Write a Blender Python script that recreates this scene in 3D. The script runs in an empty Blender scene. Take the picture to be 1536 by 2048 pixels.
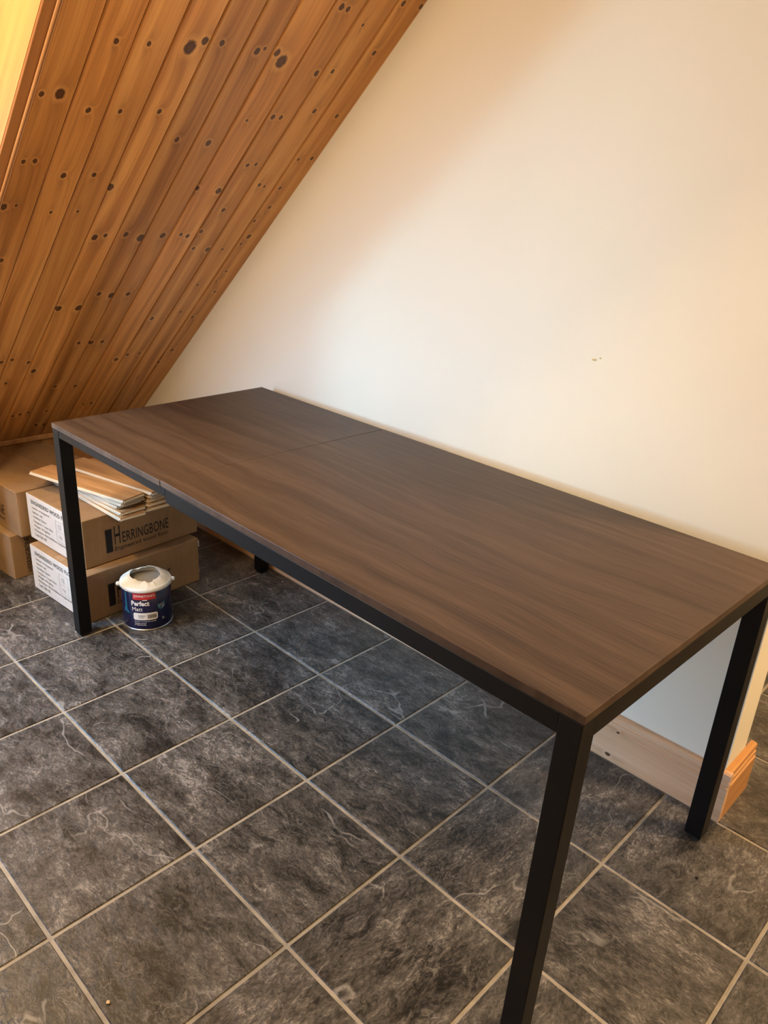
import bpy, bmesh, math, random
from mathutils import Vector, Matrix

# ------------------------------------------------------------------ basics
S = 0.338                      # one floor tile pitch in metres; plans below are drawn in tiles
scene = bpy.context.scene
COL = scene.collection
random.seed(7)

# ------------------------------------------------------------------ camera
RX = (0.71253475, 0.69941357, 0.05581115)
DN = (0.30669588, -0.23893009, -0.92133059)
FW = (-0.63105615, 0.67359711, -0.38475325)
CAM = (5.551614, -2.095679, 4.237766)
cd = bpy.data.cameras.new('camera')
cd.sensor_fit = 'VERTICAL'
cd.sensor_height = 24.0
cd.sensor_width = 18.0
cd.lens = 24.0 * 1538.17 / 2048
cd.clip_start = 0.02
cam = bpy.data.objects.new('camera', cd)
COL.objects.link(cam)
cam.matrix_world = Matrix(((RX[0], -DN[0], -FW[0], CAM[0] * S),
                           (RX[1], -DN[1], -FW[1], CAM[1] * S),
                           (RX[2], -DN[2], -FW[2], CAM[2] * S),
                           (0, 0, 0, 1)))
scene.camera = cam

# ------------------------------------------------------------------ world, lights, exposure
scene.view_settings.view_transform = 'Standard'
scene.view_settings.look = 'None'
scene.view_settings.gamma = 1.0
scene.view_settings.use_curve_mapping = False
scene.view_settings.exposure = 0.13
w = bpy.data.worlds.new('world')
w.use_nodes = True
w.node_tree.nodes['Background'].inputs[0].default_value = (0.62, 0.75, 1.0, 1)
w.node_tree.nodes['Background'].inputs[1].default_value = 0.6
scene.world = w


def lamp(name, kind, loc, power, col, target=None, **kw):
    l = bpy.data.lights.new(name, kind)
    l.energy = power
    l.color = col
    for k, v in kw.items():
        setattr(l, k, v)
    o = bpy.data.objects.new(name, l)
    COL.objects.link(o)
    o.location = Vector(loc) * S
    if target is not None:
        o.rotation_euler = (Vector(target) - Vector(loc)).to_track_quat('-Z', 'Y').to_euler()
    return o


# daylight entering by the dormer window: the bright patch of sky outside it and the soft glow of the pane
lamp('sky_patch', 'AREA', (-7.25, -9.53, 3.44), 66, (0.36, 0.78, 0.96), target=(3.0, 3.0, 3.2), shape='DISK', size=1.25 * S)
lamp('dormer_daylight', 'AREA', (-2.62, -2.9, 2.9), 23, (0.27, 0.60, 1.0), target=(1.0, 2.2, 0.0),
     shape='RECTANGLE', size=2.8 * S, size_y=3.9 * S, spread=math.radians(104))
# warm lamp in the dormer ceiling
lamp('dormer_lamp', 'POINT', (-0.9, -1.4, 6.42), 44, (1, 0.67, 0.25), shadow_soft_size=0.06)
# warm lamp further back in the room
lamp('room_lamp', 'POINT', (0.0, -2.4, 4.72), 50, (1, 0.76, 0.48), shadow_soft_size=0.12)
# lamp of the space past the end of the wall
lamp('passage_lamp', 'POINT', (7.0, 4.3, 7.0), 88, (1, 0.69, 0.4), shadow_soft_size=0.06)


# ------------------------------------------------------------------ mesh helpers
def link(name, me, mat=None, parent=None):
    o = bpy.data.objects.new(name, me)
    COL.objects.link(o)
    if mat is not None:
        me.materials.clear()
        me.materials.append(mat)
    if parent is not None:
        o.parent = parent
    return o


def tag(o, label=None, cat=None, group=None, kind=None):
    if label: o['label'] = label
    if cat: o['category'] = cat
    if group: o['group'] = group
    if kind: o['kind'] = kind
    return o


def empty(name, loc=(0, 0, 0), rz=0.0):
    o = bpy.data.objects.new(name, None)
    COL.objects.link(o)
    o.empty_display_size = 0.05
    o.location = Vector(loc) * S
    o.rotation_euler.z = rz
    return o


def mesh(name, verts, faces, scale=S):
    me = bpy.data.meshes.new(name)
    me.from_pydata([tuple(c * scale for c in v) for v in verts], [], faces)
    me.update()
    bm = bmesh.new()
    bm.from_mesh(me)
    bmesh.ops.recalc_face_normals(bm, faces=bm.faces)
    bm.to_mesh(me)
    bm.free()
    return me


def box_mesh(name, x0, x1, y0, y1, z0, z1, bevel=0.0, seg=1):
    bm = bmesh.new()
    r = bmesh.ops.create_cube(bm, size=1.0)
    for v in bm.verts:
        v.co = Vector(((x0 + x1) / 2 + v.co.x * (x1 - x0), (y0 + y1) / 2 + v.co.y * (y1 - y0),
                       (z0 + z1) / 2 + v.co.z * (z1 - z0))) * S
    if bevel > 0:
        bmesh.ops.bevel(bm, geom=bm.edges[:], offset=bevel * S, segments=seg, profile=0.5, affect='EDGES')
    me = bpy.data.meshes.new(name)
    bm.to_mesh(me)
    bm.free()
    return me


def prism(name, poly, axis, a0, a1):
    """poly: list of 2D points; axis 'x','y','z' is the extrusion axis"""
    def P(p, a):
        if axis == 'x': return (a, p[0], p[1])
        if axis == 'y': return (p[0], a, p[1])
        return (p[0], p[1], a)
    n = len(poly)
    v = [P(p, a0) for p in poly] + [P(p, a1) for p in poly]
    f = [tuple(range(n)), tuple(range(2 * n - 1, n - 1, -1))]
    f += [(i, (i + 1) % n, n + (i + 1) % n, n + i) for i in range(n)]
    return mesh(name, v, f)


def lathe(name, prof, seg=48, smooth=True):
    v, f = [], []
    n = len(prof)
    for i in range(seg):
        a = 2 * math.pi * i / seg
        for r, z in prof:
            v.append((r * math.cos(a), r * math.sin(a), z))
    for i in range(seg):
        j = (i + 1) % seg
        for k in range(n - 1):
            f.append((i * n + k, j * n + k, j * n + k + 1, i * n + k + 1))
    me = mesh(name, v, f)
    bm = bmesh.new(); bm.from_mesh(me)
    bmesh.ops.remove_doubles(bm, verts=bm.verts, dist=1e-6)
    bm.to_mesh(me); bm.free()
    if smooth:
        for p in me.polygons: p.use_smooth = True
    return me


_textcache = {}


def text_mesh(body, width, height, bold=0.0, spacing=1.0):
    """flat lettering in the XY plane, lower left at origin, in tiles; returns (verts, faces)"""
    cu = bpy.data.curves.new('t', 'FONT')
    cu.body = body
    cu.size = 1.0
    cu.resolution_u = 3
    cu.offset = bold
    cu.space_character = spacing
    o = bpy.data.objects.new('t', cu)
    COL.objects.link(o)
    dg = bpy.context.evaluated_depsgraph_get()
    dg.update()
    ev = o.evaluated_get(dg)
    me = ev.to_mesh()
    vs = [v.co.copy() for v in me.vertices]
    fs = [tuple(p.vertices) for p in me.polygons]
    ev.to_mesh_clear()
    bpy.data.objects.remove(o)
    bpy.data.curves.remove(cu)
    x0 = min(v.x for v in vs); x1 = max(v.x for v in vs)
    y0 = min(v.y for v in vs); y1 = max(v.y for v in vs)
    sx = width / (x1 - x0)
    sy = height / (y1 - y0)
    return [((v.x - x0) * sx, (v.y - y0) * sy) for v in vs], fs


def flat_mesh(name, parts, origin, right, up, lift=0.003):
    """parts: list of (verts2d, faces, dx, dy); laid on the plane origin/right/up"""
    o, r, u = Vector(origin), Vector(right).normalized(), Vector(up).normalized()
    nrm = r.cross(u)
    V, F = [], []
    for vs, fs, dx, dy in parts:
        b = len(V)
        for (x, y) in vs:
            V.append(tuple(o + r * (x + dx) + u * (y + dy) + nrm * lift))
        F += [tuple(i + b for i in f) for f in fs]
    me = bpy.data.meshes.new(name)
    me.from_pydata([tuple(c * S for c in v) for v in V], [], F)
    me.update()
    return me


def rect2(wd, ht):
    return [(0, 0), (wd, 0), (wd, ht), (0, ht)], [(0, 1, 2, 3)]


# ------------------------------------------------------------------ material helpers
class NT:
    def __init__(self, name):
        self.m = bpy.data.materials.new(name)
        self.m.use_nodes = True
        self.t = self.m.node_tree
        self.b = self.t.nodes['Principled BSDF']

    def n(self, typ, ins=None, **props):
        nd = self.t.nodes.new(typ)
        for k, v in props.items():
            setattr(nd, k, v)
        for k, v in (ins or {}).items():
            s = nd.inputs[k]
            if hasattr(v, 'links') and hasattr(v, 'is_output'):
                self.t.links.new(v, s)
            else:
                s.default_value = v
        return nd

    def math(self, op, a, b=0.0, c=0.0, clamp=False):
        return self.n('ShaderNodeMath', {0: a, 1: b, 2: c}, operation=op, use_clamp=clamp).outputs[0]

    def vmath(self, op, a, b=(0, 0, 0)):
        nd = self.n('ShaderNodeVectorMath', {0: a, 1: b}, operation=op)
        return nd.outputs['Value'] if op in ('LENGTH', 'DISTANCE') else nd.outputs[0]

    def noise(self, vec, scale, detail=4, rough=0.5, dist=0.0):
        return self.n('ShaderNodeTexNoise', {'Vector': vec, 'Scale': scale, 'Detail': detail,
                                             'Roughness': rough, 'Distortion': dist}).outputs['Fac']

    def ramp(self, fac, stops, interp='LINEAR'):
        nd = self.n('ShaderNodeValToRGB', {0: fac})
        nd.color_ramp.interpolation = interp
        els = nd.color_ramp.elements
        while len(els) < len(stops): els.new(0.5)
        for e, (p, c) in zip(els, stops):
            e.position = p
            e.color = (c[0], c[1], c[2], 1) if isinstance(c, (tuple, list)) else (c, c, c, 1)
        return nd.outputs[0]

    def mix(self, fac, a, b, blend='MIX'):
        def c4(v): return (*v, 1) if isinstance(v, tuple) and len(v) == 3 else v
        nd = self.n('ShaderNodeMix', data_type='RGBA', blend_type=blend)
        for idx, v in ((0, fac), (6, c4(a)), (7, c4(b))):
            s = nd.inputs[idx]
            if hasattr(v, 'is_output'): self.t.links.new(v, s)
            else: s.default_value = v
        return nd.outputs[2]

    def obj(self): return self.n('ShaderNodeTexCoord').outputs['Object']

    def rnd(self): return self.n('ShaderNodeObjectInfo').outputs['Random']

    def scale(self, vec, sc):
        return self.vmath('MULTIPLY', vec, sc)

    def shift(self, vec, r):
        k = self.n('ShaderNodeCombineXYZ', {0: self.math('MULTIPLY', r, 37.0), 1: self.math('MULTIPLY', r, 91.0),
                                            2: self.math('MULTIPLY', r, 13.0)}).outputs[0]
        return self.vmath('ADD', vec, k)

    def bump(self, h, strength=0.2, dist=0.002):
        nd = self.n('ShaderNodeBump', {'Height': h, 'Strength': strength, 'Distance': dist})
        self.t.links.new(nd.outputs[0], self.b.inputs['Normal'])

    def out(self, col=None, rough=None, spec=None, **kw):
        for k, v in (('Base Color', col), ('Roughness', rough), ('Specular IOR Level', spec)):
            if v is None: continue
            s = self.b.inputs[k]
            if hasattr(v, 'is_output'): self.t.links.new(v, s)
            else: s.default_value = (*v, 1) if isinstance(v, tuple) else v
        for k, v in kw.items():
            self.b.inputs[k.replace('_', ' ')].default_value = v
        return self.m


def plain(name, col, rough=0.5, spec=0.5, **kw):
    return NT(name).out(col, rough, spec, **kw)


def mat_tile():
    k = NT('slate_tile')
    v = k.shift(k.obj(), k.rnd())
    vs = k.scale(v, (1.0, 1.9, 1.0))
    wc = k.n('ShaderNodeTexNoise', {'Vector': vs, 'Scale': 8.0, 'Detail': 3.0}).outputs['Color']
    vw = k.vmath('ADD', vs, k.scale(k.vmath('SUBTRACT', wc, (0.5, 0.5, 0.5)), (0.055, 0.055, 0.055)))
    big = k.noise(vs, 5.0, 4, 0.6, 0.6)
    mid = k.noise(vw, 16.0, 9, 0.72, 0.9)
    flake = k.noise(vw, 38.0, 6, 0.66, 2.2)
    fine = k.noise(k.scale(v, (1.0, 1.6, 1.0)), 150.0, 4, 0.7, 0.4)
    body = k.math('ADD', k.math('MULTIPLY', big, 0.31), k.math('ADD', k.math('MULTIPLY', mid, 0.36),
                  k.math('ADD', k.math('MULTIPLY', flake, 0.28), k.math('MULTIPLY', fine, 0.16))))
    col = k.ramp(body, [(0.43, (0.007, 0.0064, 0.006)), (0.50, (0.022, 0.020, 0.0188)), (0.545, (0.056, 0.051, 0.048)),
                        (0.595, (0.096, 0.088, 0.083)), (0.67, (0.26, 0.24, 0.228))])
    # pale wandering veins
    ridge = k.math('ABSOLUTE', k.math('SUBTRACT', k.noise(vw, 3.2, 2.5, 0.55, 0.0), 0.5))
    vein = k.ramp(ridge, [(0.0, 1.0), (0.003, 0.8), (0.008, 0.0)])
    gate = k.ramp(k.noise(v, 6.5, 2, 0.5), [(0.53, 0.0), (0.60, 1.0)])
    vein = k.math('MULTIPLY', vein, gate)
    ridge2 = k.math('ABSOLUTE', k.math('SUBTRACT', k.noise(vw, 13.0, 3, 0.6, 1.2), 0.5))
    vein2 = k.math('MULTIPLY', k.ramp(ridge2, [(0.0, 1.0), (0.010, 0.5), (0.022, 0.0)]),
                   k.ramp(k.noise(v, 9.0, 2, 0.5), [(0.50, 0.0), (0.62, 0.7)]))
    vv = k.math('MAXIMUM', k.math('MULTIPLY', vein, 0.62), k.math('MULTIPLY', vein2, 0.40))
    col = k.mix(vv, col, (0.34, 0.325, 0.315))
    # dark cracks between the flakes
    ridge3 = k.math('ABSOLUTE', k.math('SUBTRACT', k.noise(vw, 17.0, 7, 0.68, 1.5), 0.48))
    crack = k.math('MULTIPLY', k.ramp(ridge3, [(0.0, 1.0), (0.020, 0.0)]), k.ramp(big, [(0.40, 0.15), (0.56, 0.85)]))
    col = k.mix(crack, col, (0.011, 0.0105, 0.010))
    h = k.math('ADD', body, k.math('MULTIPLY', vv, 0.15))
    h = k.math('SUBTRACT', h, k.math('MULTIPLY', crack, 0.16))
    k.bump(h, 0.5, 0.003)
    return k.out(col, k.ramp(mid, [(0.3, 0.32), (0.7, 0.50)]), 0.45)


def mat_grout():
    k = NT('grout')
    v = k.obj()
    c = k.ramp(k.noise(v, 12, 6, 0.65), [(0.3, (0.22, 0.195, 0.16)), (0.7, (0.42, 0.385, 0.335))])
    k.bump(k.noise(v, 300, 2), 0.3, 0.001)
    return k.out(c, 0.85, 0.2)


def pine(name, knots=(), base=((0.30, 0.125, 0.038), (0.47, 0.225, 0.078), (0.60, 0.315, 0.125)), seed=0.0, rough=0.36,
         axis='x', tint=1.0):
    """knots: (s, y, r) in metres, object space: X along the board, Y across"""
    k = NT(name)
    o = k.obj()
    sep = k.n('ShaderNodeSeparateXYZ', {0: o})
    X, Y, Z = sep.outputs[0], sep.outputs[1], sep.outputs[2]
    if axis == 'xz':
        Y = Z
    flat = k.n('ShaderNodeCombineXYZ', {0: k.math('MULTIPLY', X, 0.72), 1: Y, 2: 0.0}).outputs[0]
    flat2 = k.n('ShaderNodeCombineXYZ', {0: k.math('MULTIPLY', X, 0.16), 1: Y, 2: 0.0}).outputs[0]
    off = k.n('ShaderNodeCombineXYZ', {0: X, 1: Y, 2: seed}).outputs[0]
    dmin = None
    for (ks, ky, kr) in knots:
        d = k.math('DIVIDE', k.vmath('DISTANCE', flat, (ks * 0.72, ky, 0)), kr)
        dmin = d if dmin is None else k.math('MINIMUM', dmin, d)
    # broad bands, drifting slowly along the board
    warp = k.noise(k.scale(off, (1.3, 2.5, 1.0)), 1.0, 2, 0.5)
    yy = k.math('ADD', Y, k.math('MULTIPLY', warp, 0.05))
    if dmin is not None:
        wob = k.noise(k.scale(off, (110, 110, 1)), 1.0, 2)
        dmin = k.math('ADD', dmin, k.math('MULTIPLY', k.math('SUBTRACT', wob, 0.5), 0.7))
        halo = k.math('POWER', 2.718, k.math('MULTIPLY', k.math('MULTIPLY', dmin, dmin), -0.16))
        yy = k.math('ADD', yy, k.math('MULTIPLY', halo, 0.016))
    bands = k.noise(k.n('ShaderNodeCombineXYZ', {0: k.math('MULTIPLY', X, 0.9), 1: k.math('MULTIPLY', yy, 26.0), 2: seed}).outputs[0],
                    1.0, 2, 0.5)
    grain = k.noise(k.n('ShaderNodeCombineXYZ', {0: k.math('MULTIPLY', X, 3.0), 1: k.math('MULTIPLY', yy, 190.0), 2: seed}).outputs[0],
                    1.0, 3, 0.6)
    fac = k.math('ADD', k.math('MULTIPLY', bands, 0.72), k.math('MULTIPLY', grain, 0.34))
    col = k.ramp(fac, [(0.34, base[0]), (0.52, base[1]), (0.72, base[2])])
    if dmin is not None:
        # dark streaks running out of the knots along the grain, then the pale collar, then the knot itself
        dst = None
        for (ks, ky, kr) in knots:
            d = k.math('DIVIDE', k.vmath('DISTANCE', flat2, (ks * 0.16, ky, 0)), kr)
            dst = d if dst is None else k.math('MINIMUM', dst, d)
        st = k.math('POWER', 2.718, k.math('MULTIPLY', k.math('MULTIPLY', dst, dst), -0.55))
        st = k.math('MULTIPLY', st, k.math('MULTIPLY_ADD', grain, 1.2, -0.1))
        col = k.mix(k.math('MULTIPLY', st, 0.75, clamp=True), col, tuple(c * 0.62 for c in base[0]))
        collar = k.ramp(k.math('MULTIPLY', dmin, 0.25), [(0.0, 0.0), (0.24, 0.0), (0.30, 0.30), (0.52, 0.0)])
        col = k.mix(collar, col, tuple(min(1.0, c * 1.22 + 0.01) for c in base[2]))
        kc = k.ramp(k.math('MULTIPLY', dmin, 0.25), [(0.0, (0.115, 0.046, 0.017)), (0.13, (0.080, 0.030, 0.010)), (0.22, (0.038, 0.013, 0.004))])
        col = k.mix(k.ramp(k.math('MULTIPLY', dmin, 0.25), [(0.0, 0.95), (0.20, 0.92), (0.29, 0.0)]), col, kc)
    if tint != 1.0:
        col = k.mix(1.0, col, (tint, tint, tint), 'MULTIPLY')
    k.bump(grain, 0.08, 0.0008)
    return k.out(col, rough, 0.4)


def mat_table():
    k = NT('wenge_laminate')
    o = k.obj()
    sep = k.n('ShaderNodeSeparateXYZ', {0: o})
    X, Y = sep.outputs[0], sep.outputs[1]
    w1 = k.noise(k.n('ShaderNodeCombineXYZ', {0: k.math('MULTIPLY', X, 1.5), 1: k.math('MULTIPLY', Y, 4.0), 2: 0.0}).outputs[0], 1.0, 3, 0.5)
    yy = k.math('ADD', Y, k.math('MULTIPLY', w1, 0.12))
    rings = k.noise(k.n('ShaderNodeCombineXYZ', {0: k.math('MULTIPLY', X, 0.8), 1: k.math('MULTIPLY', yy, 26.0), 2: 3.0}).outputs[0], 1.0, 3, 0.55)
    fine = k.noise(k.n('ShaderNodeCombineXYZ', {0: k.math('MULTIPLY', X, 7.0), 1: k.math('MULTIPLY', yy, 330.0), 2: 5.0}).outputs[0], 1.0, 3, 0.6)
    broad = k.noise(k.n('ShaderNodeCombineXYZ', {0: k.math('MULTIPLY', X, 0.9), 1: k.math('MULTIPLY', Y, 3.2), 2: 9.0}).outputs[0], 1.0, 3, 0.5)
    fac = k.math('ADD', k.math('MULTIPLY', rings, 0.42), k.math('ADD', k.math('MULTIPLY', fine, 0.42), k.math('MULTIPLY', broad, 0.20)))
    col = k.ramp(fac, [(0.36, (0.026, 0.0162, 0.0115)), (0.49, (0.056, 0.0362, 0.0262)), (0.60, (0.084, 0.0555, 0.0405)), (0.70, (0.122, 0.084, 0.063))])
    k.bump(fine, 0.12, 0.0006)
    return k.out(col, 0.42, 0.20)


def mat_wall():
    k = NT('painted_plaster')
    v = k.obj()
    c = k.ramp(k.noise(v, 1.6, 4, 0.5), [(0.3, (0.815, 0.772, 0.660)), (0.7, (0.84, 0.80, 0.695))])
    k.bump(k.noise(v, 160, 3, 0.6), 0.06, 0.001)
    return k.out(c, 0.62, 0.25)


def mat_card(name, a, b):
    k = NT(name)
    v = k.obj()
    flute = k.noise(k.scale(v, (170.0, 170.0, 4.0)), 1.0, 2)
    n1 = k.noise(v, 7, 5, 0.6)
    c = k.ramp(k.math('ADD', k.math('MULTIPLY', n1, 0.75), k.math('MULTIPLY', flute, 0.25)), [(0.35, a), (0.68, b)])
    k.bump(k.math('ADD', k.math('MULTIPLY', n1, 0.7), k.math('MULTIPLY', flute, 0.3)), 0.25, 0.002)
    return k.out(c, 0.75, 0.2)


def mat_oak():
    k = NT('oiled_oak')
    v = k.shift(k.obj(), k.rnd())
    g = k.noise(k.scale(v, (5.0, 130.0, 1.0)), 1.0, 4, 0.6)
    b = k.noise(k.scale(v, (2.0, 22.0, 1.0)), 1.0, 3, 0.5, 0.4)
    c = k.ramp(k.math('ADD', k.math('MULTIPLY', g, 0.45), k.math('MULTIPLY', b, 0.55)),
               [(0.36, (0.36, 0.19, 0.075)), (0.52, (0.52, 0.29, 0.125)), (0.66, (0.64, 0.39, 0.19))])
    return k.out(c, 0.42, 0.4)


def mat_ply():
    k = NT('birch_ply_core')
    v = k.obj()
    sep = k.n('ShaderNodeSeparateXYZ', {0: v})
    lay = k.noise(k.n('ShaderNodeCombineXYZ', {0: 0.0, 1: 0.0, 2: k.math('MULTIPLY', sep.outputs[2], 420.0)}).outputs[0], 1.0, 1)
    c = k.ramp(lay, [(0.4, (0.55, 0.44, 0.32)), (0.6, (0.78, 0.70, 0.58))])
    return k.out(c, 0.7, 0.2)


def mat_pane():
    k = NT('window_pane')
    tr = k.n('ShaderNodeBsdfTransparent', {0: (0.96, 0.98, 1.0, 1)})
    gl = k.n('ShaderNodeBsdfGlossy', {0: (1, 1, 1, 1), 'Roughness': 0.02})
    mx = k.n('ShaderNodeMixShader', {0: 0.05, 1: tr.outputs[0], 2: gl.outputs[0]})
    k.t.links.new(mx.outputs[0], k.t.nodes['Material Output'].inputs[0])
    return k.m


M = dict(
    tile=mat_tile(), grout=mat_grout(), wall=mat_wall(), table=mat_table(),
    black=plain('satin_black_steel', (0.0042, 0.0042, 0.0046), 0.42, 0.19),
    foot=plain('black_rubber', (0.01, 0.01, 0.01), 0.7, 0.3),
    card=mat_card('brown_cardboard', (0.265, 0.165, 0.088), (0.37, 0.24, 0.135)),
    whitecard=mat_card('white_faced_cardboard', (0.60, 0.535, 0.475), (0.70, 0.64, 0.58)),
    tape=plain('parcel_tape', (0.36, 0.225, 0.12), 0.3, 0.5),
    ink=plain('black_ink', (0.012, 0.011, 0.011), 0.6, 0.3),
    paleink=plain('pale_ink', (0.36, 0.325, 0.30), 0.6, 0.3),
    greyink=plain('grey_ink', (0.11, 0.10, 0.095), 0.6, 0.3),
    oak=mat_oak(), ply=mat_ply(),
    navy=plain('navy_print', (0.010, 0.011, 0.050), 0.22, 0.5),
    tealprint=plain('blue_print', (0.012, 0.13, 0.26), 0.22, 0.5),
    red=plain('red_print', (0.55, 0.035, 0.035), 0.3, 0.5),
    whiteprint=plain('white_print', (0.80, 0.80, 0.80), 0.35, 0.5),
    teal=plain('teal_print', (0.02, 0.21, 0.24), 0.35, 0.5),
    tin=plain('tin', (0.62, 0.62, 0.62), 0.3, 0.5, Metallic=1.0),
    plastic=plain('white_plastic', (0.78, 0.79, 0.78), 0.35, 0.5),
    film=plain('paint_stained_film', (0.78, 0.74, 0.66), 0.45, 0.5),
    paint=plain('stirred_paint', (0.30, 0.265, 0.22), 0.5, 0.4),
    crumb=plain('pale_crumb', (0.62, 0.45, 0.25), 0.8, 0.2),
    darkcrumb=plain('dark_crumb', (0.02, 0.012, 0.008), 0.8, 0.2),
    chip=plain('bare_plaster', (0.62, 0.50, 0.25), 0.8, 0.2),
    glass=mat_pane(),
    upvc=plain('white_window_frame', (0.75, 0.75, 0.75), 0.35, 0.5),
)
M['skirt'] = pine('skirting_pine', [(3.52 * S, 0.30 * S, 0.0035), (3.47 * S, 0.055 * S, 0.006), (1.2 * S, 0.2 * S, 0.005), (-0.6 * S, 0.25 * S, 0.005)],
                  base=((0.50, 0.265, 0.135), (0.70, 0.44, 0.265), (0.80, 0.55, 0.37)), seed=4.0, axis='xz', rough=0.4)
M['skirt_end'] = pine('skirting_pine_return', [], base=((0.38, 0.17, 0.055), (0.54, 0.27, 0.095), (0.64, 0.35, 0.14)), seed=6.0, axis='xz', rough=0.35)
M['trim'] = pine('stained_trim', [], base=((0.22, 0.085, 0.024), (0.36, 0.15, 0.045), (0.44, 0.20, 0.065)), seed=2.0, rough=0.4)
M['pinewall'] = pine('pine_panel', [], seed=11.0)
M['cheek'] = pine('pine_lining', [(5.0 * S, 0.55 * S, 0.022)], base=((0.50, 0.26, 0.085), (0.66, 0.40, 0.15), (0.74, 0.48, 0.20)), seed=8.0, rough=0.35)

# ------------------------------------------------------------------ room shell
SL, SB = 0.90148, 4.83849          # roof slope: z = SL*x + SB
TH = math.atan(SL)
X0, Z0 = -4.18, SL * -4.18 + SB    # foot of the slope
ZC = 7.3                           # flat ceiling
WY = 3.06                          # painted wall
WE = 4.345                         # end of the painted wall


def struct(o):
    o['kind'] = 'structure'
    return o


# floor slab (its top is the grout) with individual tiles
floor = struct(link('floor', box_mesh('floor', -4.4, 10.4, -8.4, 8.4, -0.3, -0.008), M['grout']))
G = 0.0118
tile_me = box_mesh('tile', -0.5 + G, 0.5 - G, -0.5 + G, 0.5 - G, -0.03, 0.0, bevel=0.006, seg=1)
tile_me.materials.append(M['tile'])
for i in range(-5, 8):
    for j in range(-3, 7):
        cx, cy = i + 0.5, j + 0.5
        if cx < -4.2 or (cy > 3.3 and cx < 2.2) or (cx > 6.6): continue
        t = link('tile', tile_me, None, floor)
        t.location = (cx * S, cy * S, random.uniform(-0.0004, 0.0004))
        t.rotation_euler.z = random.choice((0, math.pi)) if cx < 3.5 else random.choice((math.pi / 2, -math.pi / 2, 0.0))
# far tiling as two plain slabs (never in the photograph)
# painted wall with the slope cut out of its outline
xt = (ZC - SB) / SL
wall = struct(link('wall_back', prism('wall_back', [(-5.3, 0), (WE, 0), (WE, ZC), (xt - 0.1, ZC), (-5.3, SL * -5.2 + SB + 0.1)], 'y', WY, 3.44), M['wall']))
struct(link('wall_front', box_mesh('wall_front', -4.5, 10.4, -8.4, -8.2, 0, ZC + 0.2), M['wall']))
struct(link('wall_right', box_mesh('wall_right', 10.2, 10.4, -8.2, 8.2, 0, ZC + 0.2), M['wall']))
struct(link('wall_far', box_mesh('wall_far', -4.5, 10.2, 8.2, 8.4, 0, ZC + 0.2), M['wall']))
struct(link('ceiling_flat', box_mesh('ceiling_flat', xt - 0.15, 10.4, -8.4, 8.4, ZC, ZC + 0.2), M['wall']))
struct(link('wall_passage', box_mesh('wall_passage', -4.5, -4.3, 3.44, 8.2, 0, ZC), M['wall']))
struct(link('ceiling_passage', prism('ceiling_passage', [(X0 - 0.3, Z0 - 0.1), (xt, ZC + 0.1), (xt, ZC + 0.3), (X0 - 0.3, Z0 + 0.2)], 'y', 3.44, 8.2), M['wall']))

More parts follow.
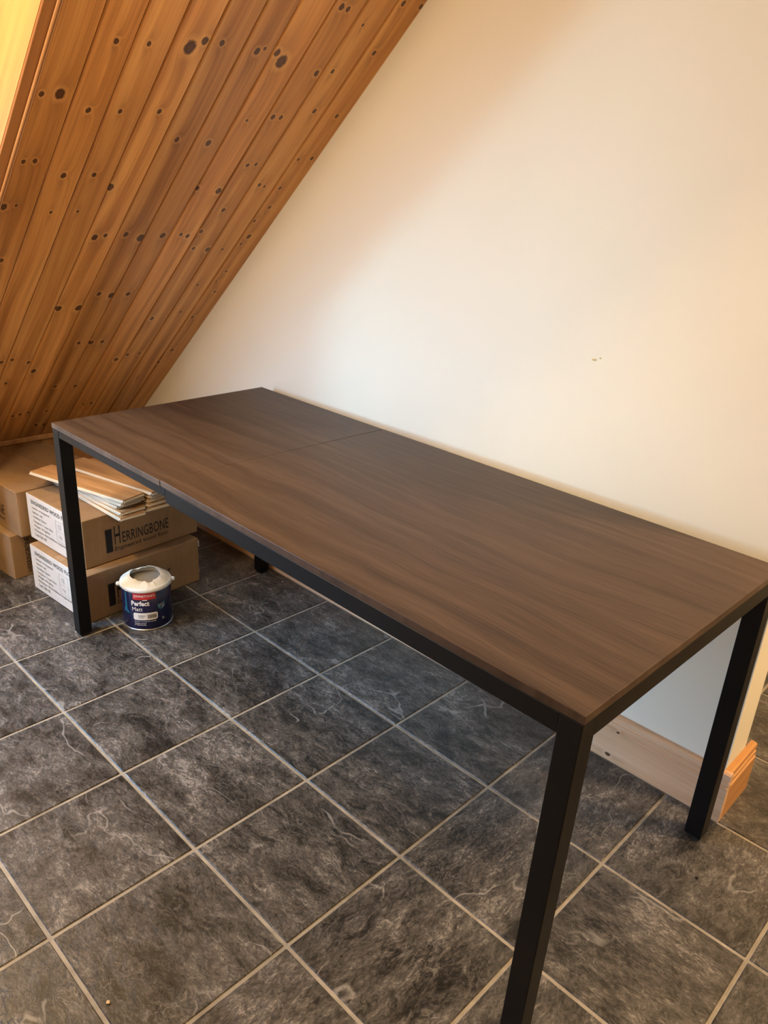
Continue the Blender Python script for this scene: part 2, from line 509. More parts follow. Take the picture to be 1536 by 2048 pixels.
# sloping pine ceiling: a deck above, boards below
ceil_o = struct(empty('ceiling', (X0, 0, Z0)))
ceil_o.rotation_euler.y = -TH
SMAX = (ZC - Z0) / math.sin(TH) + 0.1
edges = [0.372, 0.640, 0.905, 1.173, 1.443, 1.720, 1.977, 2.258, 2.523, 2.796, 3.075]
KN = [(5.426, 0.42, 0.9), (5.446, 0.54, 1.7), (5.925, 0.785, 0.9), (5.949, 1.01, 0.8), (5.983, 1.31, 2.2), (6.054, 1.398, 1.3), (5.337, 0.772, 1), (5.36, 1.003, 0.8), (5.404, 1.304, 0.9), (5.152, 1.558, 1), (5.148, 1.852, 1.2), (6.064, 1.533, 1), (6.053, 1.842, 1.2), (6.09, 1.894, 0.6), (6.077, 2.015, 1.3), (6.011, 2.093, 2.2), (6.544, 2.331, 1.1), (6.539, 2.397, 0.9), (6.697, 2.857, 0.9), (6.714, 3.041, 0.9), (6.452, 2.616, 0.6), (6.249, 2.897, 0.9), (5.968, 2.471, 1.1), (6.012, 2.611, 0.8), (5.492, 2.314, 1), (5.498, 2.394, 0.9), (5.611, 2.686, 1), (5.59, 2.954, 0.9), (5.423, 2.089, 0.6), (4.805, 0.44, 0.8), (4.818, 0.52, 0.9), (4.688, 0.768, 1.1), (4.714, 1.005, 0.9), (4.583, 1.184, 1.4), (4.337, 0.489, 0.6), (4.267, 0.777, 0.7), (4.286, 0.996, 0.6), (4.316, 0.398, 1.3), (3.957, 1.242, 1.4), (3.984, 1.335, 1), (3.999, 1.525, 1.2), (3.951, 1.685, 1.8), (3.987, 1.896, 1.4), (3.66, 0.513, 1), (3.075, 1.869, 1.2), (4.622, 1.986, 1), (4.604, 2.213, 1.4), (4.003, 2.085, 0.9), (3.981, 2.165, 1.1), (4.048, 2.287, 1), (3.792, 2.316, 0.9), (3.774, 2.486, 1.3), (3.101, 1.552, 1.2), (3.066, 1.694, 1.6), (4.94, 2.352, 0.9), (4.959, 2.434, 0.8), (5.086, 2.999, 0.9), (5.059, 2.854, 0.7), (4.711, 2.61, 0.9), (4.693, 2.677, 0.7), (4.682, 2.867, 0.8), (4.358, 2.388, 1), (4.416, 2.895, 0.9), (4.213, 2.825, 0.8), (3.976, 2.883, 1.3), (3.858, 2.849, 0.8), (3.776, 2.661, 0.7), (3.402, 2.893, 0.8), (3.175, 2.641, 0.8), (3.226, 2.857, 0.6), (3.031, 2.925, 0.8), (2.892, 1.202, 1.6), (2.881, 1.409, 1.8), (2.214, 1.601, 1.1), (2.2, 1.742, 1.4), (2.193, 1.871, 1.1), (1.977, 0.847, 1), (2.005, 0.947, 1), (1.72, 1.234, 1.5), (1.919, 1.135, 1), (1.517, 0.983, 0.9), (1.301, 1.58, 1.1), (1.248, 1.833, 1.1), (1.768, 2.178, 1.4), (1.855, 2.292, 1), (1.848, 2.448, 1), (2.673, 2.647, 0.8), (2.585, 2.328, 1.2), (2.551, 2.857, 1), (1.846, 2.882, 1.2), (1.575, 2.802, 0.9), (1.252, 2.646, 0.6), (0.737, 2.186, 1.1), (0.742, 2.079, 0.8), (0.714, 1.311, 1), (0.733, 1.406, 0.9), (0.702, 1.232, 1), (0.701, 1.63, 0.8), (0.329, 1.698, 1.4), (0.355, 1.585, 1.2)]
TONE = [0.97, 1.06, 0.98, 1.13, 0.86, 0.88, 1.16, 0.95, 0.94, 0.94]
for i in range(len(edges) - 1):
    a, b = edges[i], edges[i + 1]
    yc = (a + b) / 2
    ks = [(s * S, (y - yc) * S, r * 0.019 * S) for s, y, r in KN if a <= y < b]
    t = TONE[i]
    bs = tuple(tuple(c * t for c in cc) for cc in ((0.36, 0.145, 0.037), (0.60, 0.275, 0.080), (0.80, 0.425, 0.145)))
    mt = pine('pine_board', ks, base=bs, seed=3.7 * i + 1.0)
    p = link('plank', box_mesh('plank', -0.05, SMAX, a - yc + 0.002, b - yc - 0.002, 0.0, 0.045, bevel=0.010), mt, ceil_o)
    p.location = (0, yc * S, 0)
deck = link('deck', box_mesh('deck', -0.2, SMAX, 0.26, 3.2, 0.045, 0.10), M['pinewall'], ceil_o)
# lining edge and bead beside the dormer opening
strip = struct(link('trim_1', box_mesh('trim_1', -0.05, SMAX, 0.256, 0.336, -0.012, 0.045, bevel=0.006), M['trim']))
strip.parent = ceil_o; del strip['kind']; strip.name = 'lining_edge'
bead_poly = []
for q in range(9):
    aa = math.pi * q / 8
    bead_poly.append((0.345 + 0.010 * -math.cos(aa), -0.012 - 0.012 * math.sin(aa)))
for q in range(9):
    aa = math.pi * q / 8
    bead_poly.append((0.3635 + 0.0085 * -math.cos(aa), -0.010 - 0.010 * math.sin(aa)))
bead_poly += [(0.372, 0.03), (0.335, 0.03)]
M['bead'] = pine('bead_pine', [], base=((0.38, 0.17, 0.06), (0.52, 0.26, 0.10), (0.62, 0.34, 0.15)), seed=21.0)
link('bead', prism('bead', bead_poly, 'x', -0.05, SMAX), M['bead'], ceil_o)

# dormer: cheeks, window wall, ceiling (mostly out of the picture)
DX, DZ, DY0, DY1 = -2.72, 6.75, -5.2, 0.30
zs = SL * DX + SB
xe = (DZ - SB) / SL


def cheek(name, y0, y1):
    e = struct(empty(name, (X0, 0, Z0)))
    e.rotation_euler.y = -TH
    # outline in slope coordinates (s along the slope, h outwards)
    def sl(x, z):
        dx, dz = x - X0, z - Z0
        return (dx * math.cos(TH) + dz * math.sin(TH), -dx * math.sin(TH) + dz * math.cos(TH))
    pts = [sl(DX, zs), sl(xe, DZ), sl(DX, DZ)]
    me = prism(name, [(p[0], p[1]) for p in pts], 'y', y0, y1)
    link('lining_board', me, M['cheek2'], e)
    return e


M['cheek2'] = pine('pine_lining_board', [(5.05 * S, 0.62 * S, 0.020)], base=((0.30, 0.085, 0.017), (0.42, 0.132, 0.030), (0.48, 0.165, 0.045)),
                   seed=8.0, rough=0.35, axis='xz')
cheek('wall_dormer', 0.252, 0.30)
cheek('wall_dormer_far', DY0 - 0.05, DY0)
struct(link('ceiling_dormer', box_mesh('ceiling_dormer', DX - 0.1, xe + 0.2, DY0, 0.30, DZ, DZ + 0.1), M['wall']))
wy0, wy1, wz0, wz1 = -4.53, -1.4, 0.9, 5.2
dw = struct(empty('wall_dormer_front', (DX, 0, 0)))
for (a, b, c, d) in ((DY0, 0.30, 0.0, wz0), (DY0, 0.30, wz1, DZ), (DY0, wy0, wz0, wz1), (wy1, 0.30, wz0, wz1)):
    link('panel', box_mesh('panel', -0.1, 0.0, a, b, c, d), M['wall'], dw)
win = struct(link('window_1', prism('window_1', [(wy0, wz0), (wy1, wz0), (wy1, wz1), (wy0, wz1)], 'x', DX - 0.075, DX - 0.06), M['glass']))
for (a, b, c, d) in ((wy0, wy1, wz0, wz0 + 0.05), (wy0, wy1, wz1 - 0.05, wz1), (wy0, wy0 + 0.05, wz0 + 0.05, wz1 - 0.05),
                     (wy1 - 0.05, wy1, wz0 + 0.05, wz1 - 0.05), (-3.0, -2.92, wz0 + 0.05, wz1 - 0.05)):
    link('window_frame', box_mesh('window_frame', DX - 0.09, DX - 0.04, a, b, c, d), M['upvc'], win)
# slope below and beside the dormer, outside the picture
struct(link('wall_eaves', prism('wall_eaves', [(-4.3, 0), (DX, 0), (DX, zs + 0.1), (-4.3, SL * -4.3 + SB + 0.1)], 'y', 0.20, 0.252), M['pinewall']))
struct(link('ceiling_slope_side', prism('ceiling_slope_side', [(X0 - 0.1, SL * (X0 - 0.1) + SB), (xt, ZC), (xt, ZC + 0.15), (X0 - 0.1, SL * (X0 - 0.1) + SB + 0.15)], 'y', -8.2, DY0), M['pinewall']))
struct(link('ceiling_slope_top', prism('ceiling_slope_top', [(xe, DZ), (xt, ZC), (xt, ZC + 0.15), (xe, DZ + 0.15)], 'y', DY0, 0.252), M['pinewall']))
struct(link('trim_3', box_mesh('trim_3', DX - 0.12, DX + 0.03, 0.19, 0.31, 0.0, zs + 0.02, bevel=0.006), M['pinewall']))
# low wall at the foot of the slope, with a capping strip
M['knee'] = pine('knee_wall_pine', [], base=((0.24, 0.10, 0.03), (0.38, 0.18, 0.06), (0.47, 0.24, 0.09)), seed=31.0)
kw_ = struct(link('wall_left', box_mesh('wall_left', -4.35, -4.17, -8.2, WY, 0, Z0 + 0.02), M['knee']))
tb = struct(link('trim_2', box_mesh('trim_2', -4.185, -4.12, -8.0, WY, Z0 - 0.03, Z0 + 0.035, bevel=0.012, seg=2), M['bead']))

# skirting: moulded boards on the wall face and round its end
PROF = [(0, 0.43), (0.032, 0.43), (0.048, 0.42), (0.052, 0.39), (0.040, 0.378), (0.040, 0.366), (0.055, 0.36), (0.055, 0.334),
        (0.046, 0.327), (0.046, 0.317), (0.061, 0.310), (0.061, 0), (0, 0)]


def skirting(name, rows, mat):
    """rows: list of (fn(d,z)->xyz) cross sections"""
    n = len(PROF)
    v = []
    for fn in rows:
        v += [fn(d, z) for d, z in PROF]
    f = [tuple(range(n)), tuple(range(len(v) - 1, len(v) - n - 1, -1))]
    for r in range(len(rows) - 1):
        for i in range(n):
            j = (i + 1) % n
            f.append((r * n + i, r * n + j, (r + 1) * n + j, (r + 1) * n + i))
    return link(name, mesh(name, v, f), mat)


g = 0.001
struct(skirting('baseboard_back', [lambda d, z: (-4.1, WY - d - g, z), lambda d, z: (WE + 0.061, WY - d - g, z)], M['skirt']))
eb = skirting('baseboard_end', [lambda d, z: (0.0, -d, z), lambda d, z: (0.50, -d, z)], M['skirt_end'])
eb.location = ((WE + g) * S, (WY + 0.0) * S, 0)
eb.rotation_euler.z = math.pi / 2
struct(eb)

# chipped plaster on the wall
for (px, pz, a, b) in ((2.742, 3.18, 0.022, 0.010), (2.79, 3.20, 0.008, 0.006)):
    vs = [(math.cos(q * 0.9) * a * random.uniform(0.6, 1.1), math.sin(q * 0.9) * b * random.uniform(0.6, 1.1)) for q in range(7)]
    link('paint_chip', prism('paint_chip', [(px + x, pz + z) for x, z in vs], 'y', WY - 0.004, WY + 0.002), M['chip'], wall)

# ------------------------------------------------------------------ table
TX, TY, TR, TL, TW, THT = -1.12553, 0.63316, -0.01955, 5.47967, 2.29234, 2.20219
tbl = tag(empty('dining_table', (TX, TY, 0), TR),
          'long extending dining table with dark brown wood top and black metal legs', 'table')
JX = 1.895         # where leaf and main top meet
tk = 0.048


def slab(name, x0, x1, drop):
    """table top panel; drop: z offsets of the four corners"""
    q = [(x0, 0), (x1, 0), (x1, TW), (x0, TW)]
    v = [(x, y, THT - tk + d) for (x, y), d in zip(q, drop)] + [(x, y, THT + d) for (x, y), d in zip(q, drop)]
    f = [(3, 2, 1, 0), (4, 5, 6, 7)] + [(i, (i + 1) % 4, 4 + (i + 1) % 4, 4 + i) for i in range(4)]
    me = mesh(name, v, f)
    bm = bmesh.new(); bm.from_mesh(me)
    bmesh.ops.bevel(bm, geom=bm.edges[:], offset=0.004 * S, segments=2, profile=0.5, affect='EDGES')
    bm.to_mesh(me); bm.free()
    o = link(name, me, M['table'], tbl)
    return o


slab('extension_leaf', 0.0, JX - 0.004, (-0.030, -0.006, -0.002, 0.0))
slab('table_top', JX + 0.004, TL, (0, 0, 0, 0))
LW = 0.122
zt = THT - tk - 0.002


def leg(x, y, dtop=0.0, lean=(0, 0)):
    v = []
    for z, l in ((0.025, 1.0), (zt + dtop, 0.0)):
        for (a, b) in ((0, 0), (LW, 0), (LW, LW), (0, LW)):
            v.append((x + a + lean[0] * l, y + b + lean[1] * l, z))
    f = [(3, 2, 1, 0), (4, 5, 6, 7)] + [(i, (i + 1) % 4, 4 + (i + 1) % 4, 4 + i) for i in range(4)]
    me = mesh('leg', v, f)
    bm = bmesh.new(); bm.from_mesh(me)
    bmesh.ops.bevel(bm, geom=bm.edges[:], offset=0.005 * S, segments=2, profile=0.5, affect='EDGES')
    bm.to_mesh(me); bm.free()
    lg = link('leg', me, M['black'], tbl)
    ft = link('foot', box_mesh('foot', x + 0.012 + lean[0], x + LW - 0.012 + lean[0], y + 0.012 + lean[1], y + LW - 0.012 + lean[1], 0.0005, 0.028, bevel=0.004), M['foot'], lg)
    return lg


leg(0.002, 0.002, -0.030)
leg(0.002, TW - LW - 0.002, 0.0)
leg(TL - LW - 0.002, 0.002, 0.0, (-0.022, -0.024))
leg(TL - LW - 0.002, TW - LW - 0.002, 0.0)
link('apron', box_mesh('apron', JX + 0.06, TL - LW, 0.004, 0.10, zt - 0.115, zt, bevel=0.005), M['black'], tbl)
link('apron', box_mesh('apron', JX + 0.06, TL - LW, TW - 0.10, TW - 0.004, zt - 0.115, zt, bevel=0.005), M['black'], tbl)
link('end_rail', box_mesh('end_rail', TL - 0.10, TL - 0.004, LW, TW - LW, zt - 0.115, zt - 0.001, bevel=0.003), M['black'], tbl)
link('end_rail', box_mesh('end_rail', 0.004, 0.10, LW, TW - LW, zt - 0.09, zt - 0.02, bevel=0.005), M['black'], tbl)
r1 = box_mesh('leaf_rail', LW, JX + 0.06, 0.006, 0.07, zt - 0.072, zt - 0.004, bevel=0.004)
for v in r1.vertices:
    if v.co.x < 0.6 * S: v.co.z -= 0.024 * S
link('leaf_rail', r1, M['black'], tbl)
link('leaf_rail', box_mesh('leaf_rail', LW, JX + 0.06, TW - 0.07, TW - 0.006, zt - 0.072, zt - 0.004, bevel=0.004), M['black'], tbl)


# ------------------------------------------------------------------ cardboard boxes
BW, BL, BH = 1.10, 1.38, 0.528


def carton(corner, ang, z, white_side, label, herring_side='x'):
    """corner: the near corner; box extends to -x and +y of its own frame"""
    root = tag(empty('cardboard_box', (corner[0], corner[1], z), ang), label, 'box', 'cartons of flooring under the table')
    if herring_side == 'x':
        lx, ly = BW, BL
    else:
        lx, ly = BL, BW
    bm = bmesh.new()
    bmesh.ops.create_cube(bm, size=1.0)
    for v in bm.verts:
        v.co = Vector((-lx / 2 + v.co.x * lx, ly / 2 + v.co.y * ly, BH / 2 + v.co.z * BH)) * S
    bmesh.ops.subdivide_edges(bm, edges=bm.edges[:], cuts=5, use_grid_fill=True)
    for v in bm.verts:          # slight bulge of packed card
        u = v.co.x / S / lx + 1; q = v.co.y / S / ly; h = v.co.z / S / BH
        bul = math.sin(math.pi * min(max(q, 0), 1)) * math.sin(math.pi * min(max(h, 0), 1)) * 0.006 * S
        if u > 0.999: v.co.x += bul
        if h > 0.999: v.co.z -= 0.004 * S * math.sin(math.pi * q) * math.sin(math.pi * u)
    me = bpy.data.meshes.new('carton')
    sharp = [e for e in bm.edges if e.calc_face_angle(0) > 1.0]
    bmesh.ops.bevel(bm, geom=sharp, offset=0.008 * S, segments=2, profile=0.5, affect='EDGES')
    bm.to_mesh(me); bm.free()
    body = link('carton', me, M['card'], root)
    # flaps meeting on the lid, and the tape over the gap
    if herring_side == 'x':
        link('tape', box_mesh('tape', -lx / 2 - 0.07, -lx / 2 + 0.07, 0.02, ly - 0.02, BH - 0.003, BH + 0.0008), M['tape'], root)
    else:
        link('tape', box_mesh('tape', -lx + 0.02, -0.02, ly / 2 - 0.07, ly / 2 + 0.07, BH - 0.003, BH + 0.0008), M['tape'], root)
    # printed name
    t1 = text_mesh('H', 0.066, 0.205)
    t2 = text_mesh('ERRINGBONE', 0.565, 0.118, spacing=1.05)
    t3 = text_mesh('Engineered wood floor', 0.655, 0.062, spacing=1.05)
    parts = [(t1[0], t1[1], 0.338, 0.172), (t2[0], t2[1], 0.430, 0.172), (t3[0], t3[1], 0.335, 0.088)]
    bar = rect2(0.074, 0.258)
    if herring_side == 'x':
        org, rt = (0.0075, 0.0, 0.0), (0, 1, 0)
    else:
        org, rt = (-lx + 0.06, -0.0015, 0.0), (1, 0, 0)
    link('lettering', flat_mesh('lettering', parts, org, rt, (0, 0, 1), 0.001), M['ink'], root)
    link('logo_bar', flat_mesh('logo_bar', [(bar[0], bar[1], 0.238, 0.105)], org, rt, (0, 0, 1), 0.001), M['ink'], root)
    if white_side:
        panel = link('printed_panel', box_mesh('printed_panel', -lx + 0.006, -0.006, -0.0035, 0.004, 0.006, BH - 0.006, bevel=0.002), M['whitecard'], root)
        org2 = (-lx, -0.0040, 0.0)
        tt = text_mesh('ENGINEERED WOOD FLOOR', 0.80, 0.046, bold=0.012, spacing=1.12)
        link('title', flat_mesh('title', [(tt[0], tt[1], 0.105, 0.428)], org2, (1, 0, 0), (0, 0, 1), 0.0012), M['ink'], panel)
        ls = []
        for (s, wd, z_) in (('Surface: uv lacquered', 0.355, 0.366), ('Species: oak', 0.21, 0.314), ('Grading: Classic', 0.275, 0.262),
                            ('Category: 1 Layer Box', 0.40, 0.210), ('Weight: 18 kg/box', 0.33, 0.158),
                            ('Dimension: 90x14x450mm (engineered)', 0.70, 0.106), ('Code: OAK-HB', 0.235, 0.056)):
            q = text_mesh(s, wd, 0.034)
            ls.append((q[0], q[1], 0.11, z_))
        link('small_print', flat_mesh('small_print', ls, org2, (1, 0, 0), (0, 0, 1), 0.0012), M['greyink'], panel)
        fr = []
        gx, gz, gw, gh = 0.58, 0.15, 0.34, 0.23
        for (x_, z_, a_, b_) in ((gx, gz, gw, 0.004), (gx, gz + gh, gw, 0.004), (gx, gz, 0.004, gh), (gx + gw, gz, 0.004, gh + 0.004),
                                 (gx, gz + gh / 2, gw, 0.003), (gx + gw / 2, gz, 0.003, gh)):
            q = rect2(a_, b_); fr.append((q[0], q[1], x_, z_))
        q = text_mesh('CE', 0.06, 0.05); fr.append((q[0], q[1], gx + 0.05, gz + 0.15))
        q = text_mesh('E1', 0.06, 0.05); fr.append((q[0], q[1], gx + 0.22, gz + 0.15))
        q = text_mesh('FSC', 0.07, 0.035); fr.append((q[0], q[1], gx + 0.05, gz + 0.04))
        q = text_mesh('18', 0.05, 0.04); fr.append((q[0], q[1], gx + 0.23, gz + 0.04))
        link('mark_grid', flat_mesh('mark_grid', fr, org2, (1, 0, 0), (0, 0, 1), 0.0012), M['paleink'], panel)
    return root


def near(p, q): return math.atan2(q[1] - p[1], q[0] - p[0])


fb = carton((-1.194, 0.815), math.radians(4.3), 0.001, True, 'cardboard flooring box on the tiles behind the paint can', 'x')
carton((-1.330, 0.900), math.radians(4.6), 0.535, True, 'cardboard flooring box with loose oak planks lying on its lid', 'x')
lb = carton((-2.575, 0.633), math.radians(5.0), 0.001, False, 'cardboard box on the floor at the left edge, bottom of the back stack', 'y')
carton((-2.462, 0.722), math.radians(5.0), 0.532, False, 'cardboard box on top of the back stack under the sloping ceiling', 'y')
link('torn_tape', prism('torn_tape', [(-0.02, 0.49), (0.012, 0.50), (0.03, 0.47), (0.022, 0.425), (0.035, 0.415), (0.030, 0.405), (0.012, 0.415), (0.004, 0.46)], 'x', -0.10, -0.02), M['whitecard'], fb).location = (0, BL * S, 0)
sv = text_mesh('HERRINGBONE', 0.42, 0.060)
link('side_lettering', flat_mesh('side_lettering', [(sv[0], sv[1], 0.05, 0.0)], (0.0045, 0.21, 0.0), (0, 0, 1), (0, -1, 0), 0.001), M['ink'], lb)


# ------------------------------------------------------------------ loose oak planks
PT = 0.040
PL_, PW_ = 1.375, 0.285
core_me = box_mesh('core', -PL_, 0, 0, PW_, 0.0, PT - 0.010, bevel=0.002)
core_me.materials.append(M['ply'])
ven_me = box_mesh('veneer', -PL_, 0, 0.004, PW_, PT - 0.010, PT, bevel=0.002)
ven_me.materials.append(M['oak'])
ton_me = box_mesh('tongue', -PL_ + 0.004, -0.004, -0.014, 0.004, 0.010, 0.020, bevel=0.002)
ton_me.materials.append(M['ply'])
etg_me = box_mesh('end_tongue', -0.002, 0.014, 0.01, PW_ - 0.01, 0.010, 0.020, bevel=0.002)
etg_me.materials.append(M['ply'])


def oak_plank(x, y, z, deg, label):
    r = tag(empty('oak_plank', (x, y, z), math.radians(deg)), label, 'plank', 'loose planks on the flooring box')
    for nm, me in (('core', core_me), ('veneer', ven_me), ('tongue', ton_me), ('end_tongue', etg_me)):
        link(nm, me, None, r)
    return r


ZB = 0.535 + BH + 0.003
colA = [(-1.095, 1.190, 2.0, 'lowest oak plank of the near pile, sticking out over the box front'),
        (-1.130, 1.215, 4.0, 'second lowest oak plank of the near pile on the upper box'),
        (-1.215, 1.225, 6.5, 'short-set oak plank in the middle of the near pile'),
        (-1.150, 1.240, 10.0, 'oak plank directly under the topmost plank of the near pile'),
        (-1.126, 1.250, 15.2, 'topmost honey oak plank of the near pile, reaching furthest left')]
colB = [(-1.145, 1.500, 2.5, 'lowest oak plank of the far pile against the table apron'),
        (-1.160, 1.535, 3.5, 'second lowest oak plank of the far pile'),
        (-1.175, 1.545, 5.0, 'middle oak plank of the far pile'),
        (-1.170, 1.570, 8.0, 'oak plank under the far pile top, its back corner showing'),
        (-1.143, 1.572, 13.3, 'topmost oak plank of the far pile with white tongue edge')]
for n_, (x, y, a, lab) in enumerate(colA): oak_plank(x, y, ZB + n_ * (PT + 0.0012), a, lab)
for n_, (x, y, a, lab) in enumerate(colB): oak_plank(x, y, ZB + n_ * (PT + 0.0012) + 0.004, a, lab)

# ------------------------------------------------------------------ paint can
CX, CY, CR = -0.905, 1.315, 0.243
can = tag(empty('paint_can', (CX, CY, 0.001)), 'navy paint can with torn white film lid in front of the boxes', 'paint can')
body = link('body', lathe('body', [(0.0, 0.004), (CR - 0.010, 0.004), (CR - 0.004, 0.010), (CR, 0.022), (CR, 0.436), (CR - 0.004, 0.440), (CR - 0.012, 0.440)], 64), M['navy'], can)
link('bottom_rim', lathe('bottom_rim', [(CR - 0.012, 0.0), (CR + 0.003, 0.0), (CR + 0.005, 0.006), (CR + 0.003, 0.014), (CR - 0.004, 0.016)], 64), M['tin'], can)
link('top_rim', lathe('top_rim', [(CR - 0.010, 0.432), (CR + 0.008, 0.432), (CR + 0.014, 0.440), (CR + 0.014, 0.458), (CR + 0.008, 0.474), (CR - 0.004, 0.480), (CR - 0.016, 0.478), (CR - 0.016, 0.44)], 64), M['plastic'], can)
link('paint_surface', lathe('paint_surface', [(0.0, 0.446), (CR - 0.012, 0.446)], 48), M['paint'], can)
# torn cover film: folds round a ragged hole
V, F = [], []
rng = random.Random(11)
SEG = 72
hole, fold = [], []
lev = [rng.uniform(-0.012, 0.016) for _ in range(24)]          # irregular pleats
cut = [rng.uniform(-0.022, 0.020) for _ in range(13)]          # ragged tears
for i in range(SEG):
    a = 2 * math.pi * i / SEG
    u = i / SEG * 24; k0 = int(u) % 24; f = u - int(u)
    fold.append(lev[k0] * (1 - f) + lev[(k0 + 1) % 24] * f)
    u = i / SEG * 13; k0 = int(u) % 13
    hole.append(0.150 + 0.014 * math.sin(2 * a + 0.9) + cut[k0] * (1.0 - 0.5 * (u - int(u))))
for i in range(SEG):
    a = 2 * math.pi * i / SEG
    for q, t in enumerate((0.0, 0.25, 0.5, 0.75, 1.0)):
        r = (CR + 0.004) * (1 - t) + hole[i] * t
        z = 0.474 + 0.040 * math.sin(t * math.pi * 0.5) + fold[i] * t * 0.8
        z += 0.030 * t * max(0.0, math.sin(a * 1.0 - 0.2)) ** 2
        V.append((r * math.cos(a), r * math.sin(a), z))
for i in range(SEG):
    j = (i + 1) % SEG
    for q in range(4):
        F.append((i * 5 + q, j * 5 + q, j * 5 + q + 1, i * 5 + q + 1))
fo = link('cover_film', mesh('cover_film', V, F), M['film'], can)
md = fo.modifiers.new('thickness', 'SOLIDIFY'); md.thickness = 0.0008
PHI0 = math.radians(-27.7)
for sgn in (-1, 1):
    pa = PHI0 + sgn * math.radians(86)
    kb = link('handle_knob', lathe('handle_knob', [(0.0, 0.0), (0.020, 0.002), (0.024, 0.014), (0.022, 0.030), (0.012, 0.040), (0.0, 0.042)], 20), M['plastic'], can)
    kb.location = Vector(((CR + 0.004) * math.cos(pa), (CR + 0.004) * math.sin(pa), 0.452)) * S
    kb.rotation_euler = (0, math.pi / 2, pa)


def curved(name, parts, mat, lift, sub=0.02, parent=body):
    """parts: (verts2d, faces, x, z); x measured along the can surface from the label centre"""
    Vv, Ff = [], []
    for vs, fs, dx, dz in parts:
        b = len(Vv)
        for (x, y) in vs:
            ph = PHI0 + (x + dx) / CR
            Vv.append(((CR + lift) * math.cos(ph), (CR + lift) * math.sin(ph), y + dz))
        Ff += [tuple(i + b for i in f) for f in fs]
    me = bpy.data.meshes.new(name)
    me.from_pydata([tuple(c * S for c in v) for v in Vv], [], Ff)
    me.update()
    return link(name, me, mat, parent)


def grid_rect(wd, ht, nx=10, rad=0.0):
    vs, fs = [], []
    for i in range(nx + 1):
        x = wd * i / nx
        cut = 0.0
        if rad > 0:
            e = min(x, wd - x)
            if e < rad: cut = rad - math.sqrt(max(0.0, rad * rad - (rad - e) ** 2))
        vs += [(x, cut), (x, ht - cut)]
    for i in range(nx):
        fs.append((2 * i, 2 * i + 2, 2 * i + 3, 2 * i + 1))
    return vs, fs


def cx(px):  # position on a frontal photograph of the can (-1..1) to arc length
    return CR * math.asin(px)


# printed artwork
rp = grid_rect(cx(0.34) - cx(-0.55), 0.072, 12)
plate = curved('brand_plate', [(rp[0], rp[1], cx(-0.55), 0.356)], M['red'], 0.0015)
q = text_mesh("JOHNSTONE'S", cx(0.31) - cx(-0.52), 0.034, bold=0.01)
curved('brand_name', [(q[0], q[1], cx(-0.52), 0.376)], M['whiteprint'], 0.0025, parent=plate)
q = grid_rect(0.046, 0.008, 4)
curved('brand_dash', [(q[0], q[1], cx(-0.19), 0.346)], M['whiteprint'], 0.0015)
q = text_mesh('Perfect', cx(0.08) - cx(-0.62), 0.055, bold=0.035)
curved('product_name', [(q[0], q[1], cx(-0.62), 0.285)], M['whiteprint'], 0.0015)
q = text_mesh('Matt', cx(-0.20) - cx(-0.60), 0.044)
curved('finish_name', [(q[0], q[1], cx(-0.60), 0.226)], M['whiteprint'], 0.0015)
q = grid_rect(cx(0.38) - cx(-0.57), 0.082, 24, 0.014)
lab = curved('shade_label', [(q[0], q[1], cx(-0.57), 0.124)], M['whiteprint'], 0.0015)
q1 = text_mesh('Brilliant', 0.066, 0.016); q2 = text_mesh('White', 0.048, 0.015)
curved('shade_name', [(q1[0], q1[1], cx(-0.38), 0.166), (q2[0], q2[1], cx(-0.38), 0.145)], M['greyink'], 0.0025, parent=lab)
bars = []
xx = 0.0
for bw in (3, 1, 2, 1, 1, 3, 2, 1, 1, 2, 3, 1, 2, 2, 1, 3):
    q = rect2(bw * 0.0018, 0.044); bars.append((q[0], q[1], cx(-0.02) + xx, 0.142)); xx += bw * 0.0018 + 0.0022
curved('barcode', bars, M['greyink'], 0.0025, parent=lab)
fine = []
for (s, wd, z_) in (('Excellent coverage and opacity', 0.215, 0.100), ('Washable matt finish', 0.115, 0.079), ('For walls and ceilings', 0.115, 0.060)):
    q = text_mesh(s, wd, 0.013, bold=0.01); fine.append((q[0], q[1], cx(-0.54), z_))
curved('fine_print', fine, M['whiteprint'], 0.0015)
q = text_mesh('5L', 0.032, 0.024); curved('volume', [(q[0], q[1], cx(0.55), 0.100)], M['whiteprint'], 0.0015)
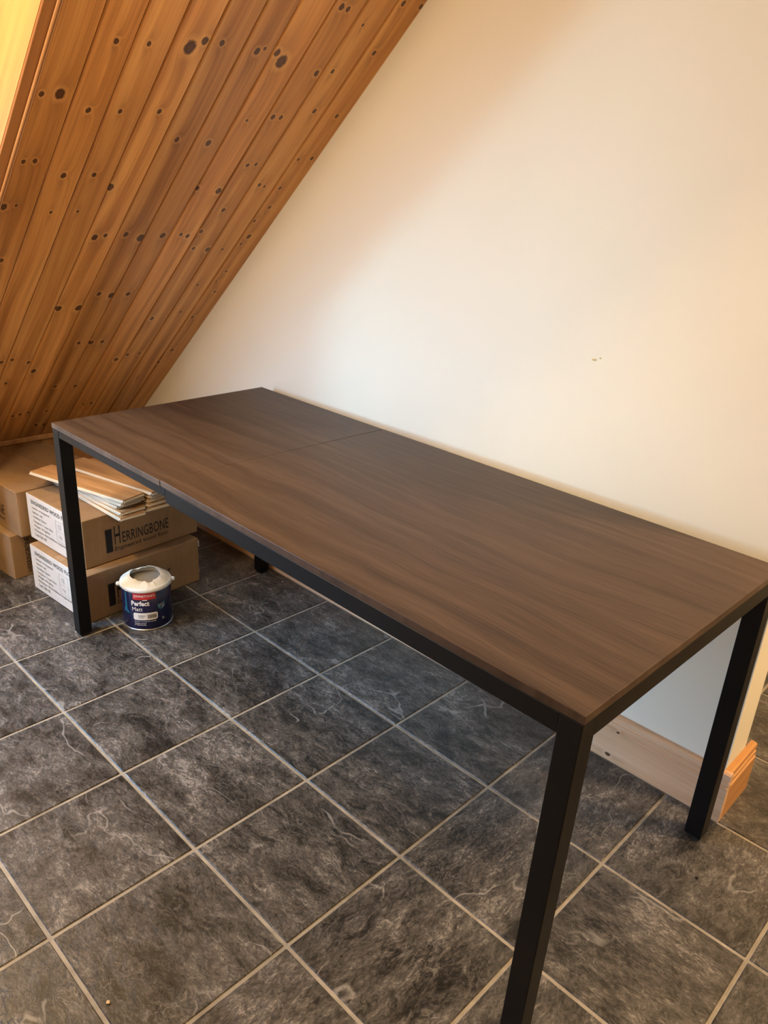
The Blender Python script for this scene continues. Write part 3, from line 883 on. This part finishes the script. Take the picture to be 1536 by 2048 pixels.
sh_v = [(0.0, 0.066), (0.078, 0.086), (0.082, 0.046), (0.070, 0.022), (0.040, 0.0), (0.012, 0.016), (0.0, 0.038)]
badge = curved('badge', [(sh_v, [(0, 6, 5, 4, 3, 2, 1)], cx(0.40), 0.216)], M['teal'], 0.0015)
q1 = text_mesh('HARD', 0.056, 0.013); q2 = text_mesh('TOUGH', 0.056, 0.014); q3 = rect2(0.030, 0.007)
q3 = ([(x, y + x * 0.5) for x, y in q3[0]], q3[1])
curved('badge_text', [(q1[0], q1[1], cx(0.40) + 0.012, 0.270), (q2[0], q2[1], cx(0.40) + 0.010, 0.250), (q3[0], q3[1], cx(0.40) + 0.046, 0.228)], M['whiteprint'], 0.0025, parent=badge)
bl = [(0.0, 0.0), (0.030, 0.004), (0.075, -0.010), (0.075, 0.012), (0.052, 0.040), (0.046, 0.26), (0.026, 0.26), (0.018, 0.06), (0.0, 0.03)]
curved('swoosh', [([(x, y * 0.9) for x, y in bl], [tuple(range(len(bl)))], cx(-0.90), 0.190)], M['tealprint'], 0.0012)


# ------------------------------------------------------------------ crumbs on the floor
def crumb(name, x, y, r, mat, label):
    bm = bmesh.new()
    bmesh.ops.create_icosphere(bm, subdivisions=1, radius=1.0)
    for v in bm.verts:
        v.co = Vector((v.co.x * r * random.uniform(0.6, 1.2), v.co.y * r * random.uniform(0.5, 1.0), (v.co.z * 0.5 + 0.42) * r * random.uniform(0.8, 1.0))) * S
        v.co.z = max(v.co.z, 0.0)
    me = bpy.data.meshes.new(name)
    bm.to_mesh(me); bm.free()
    o = link(name, me, mat)
    o.location = Vector((x, y, 0.0012)) * S
    tag(o, label, 'debris')


crumb('wood_crumb', 2.604, -0.942, 0.014, M['crumb'], 'pale crumb on a tile at the bottom left of the floor')
crumb('dark_crumb', 4.518, 2.368, 0.014, M['darkcrumb'], 'tiny dark speck on the tile by the right rear table leg')
crumb('white_crumb', -0.656, 2.886, 0.010, M['whiteprint'], 'white speck on the dark floor far under the table')
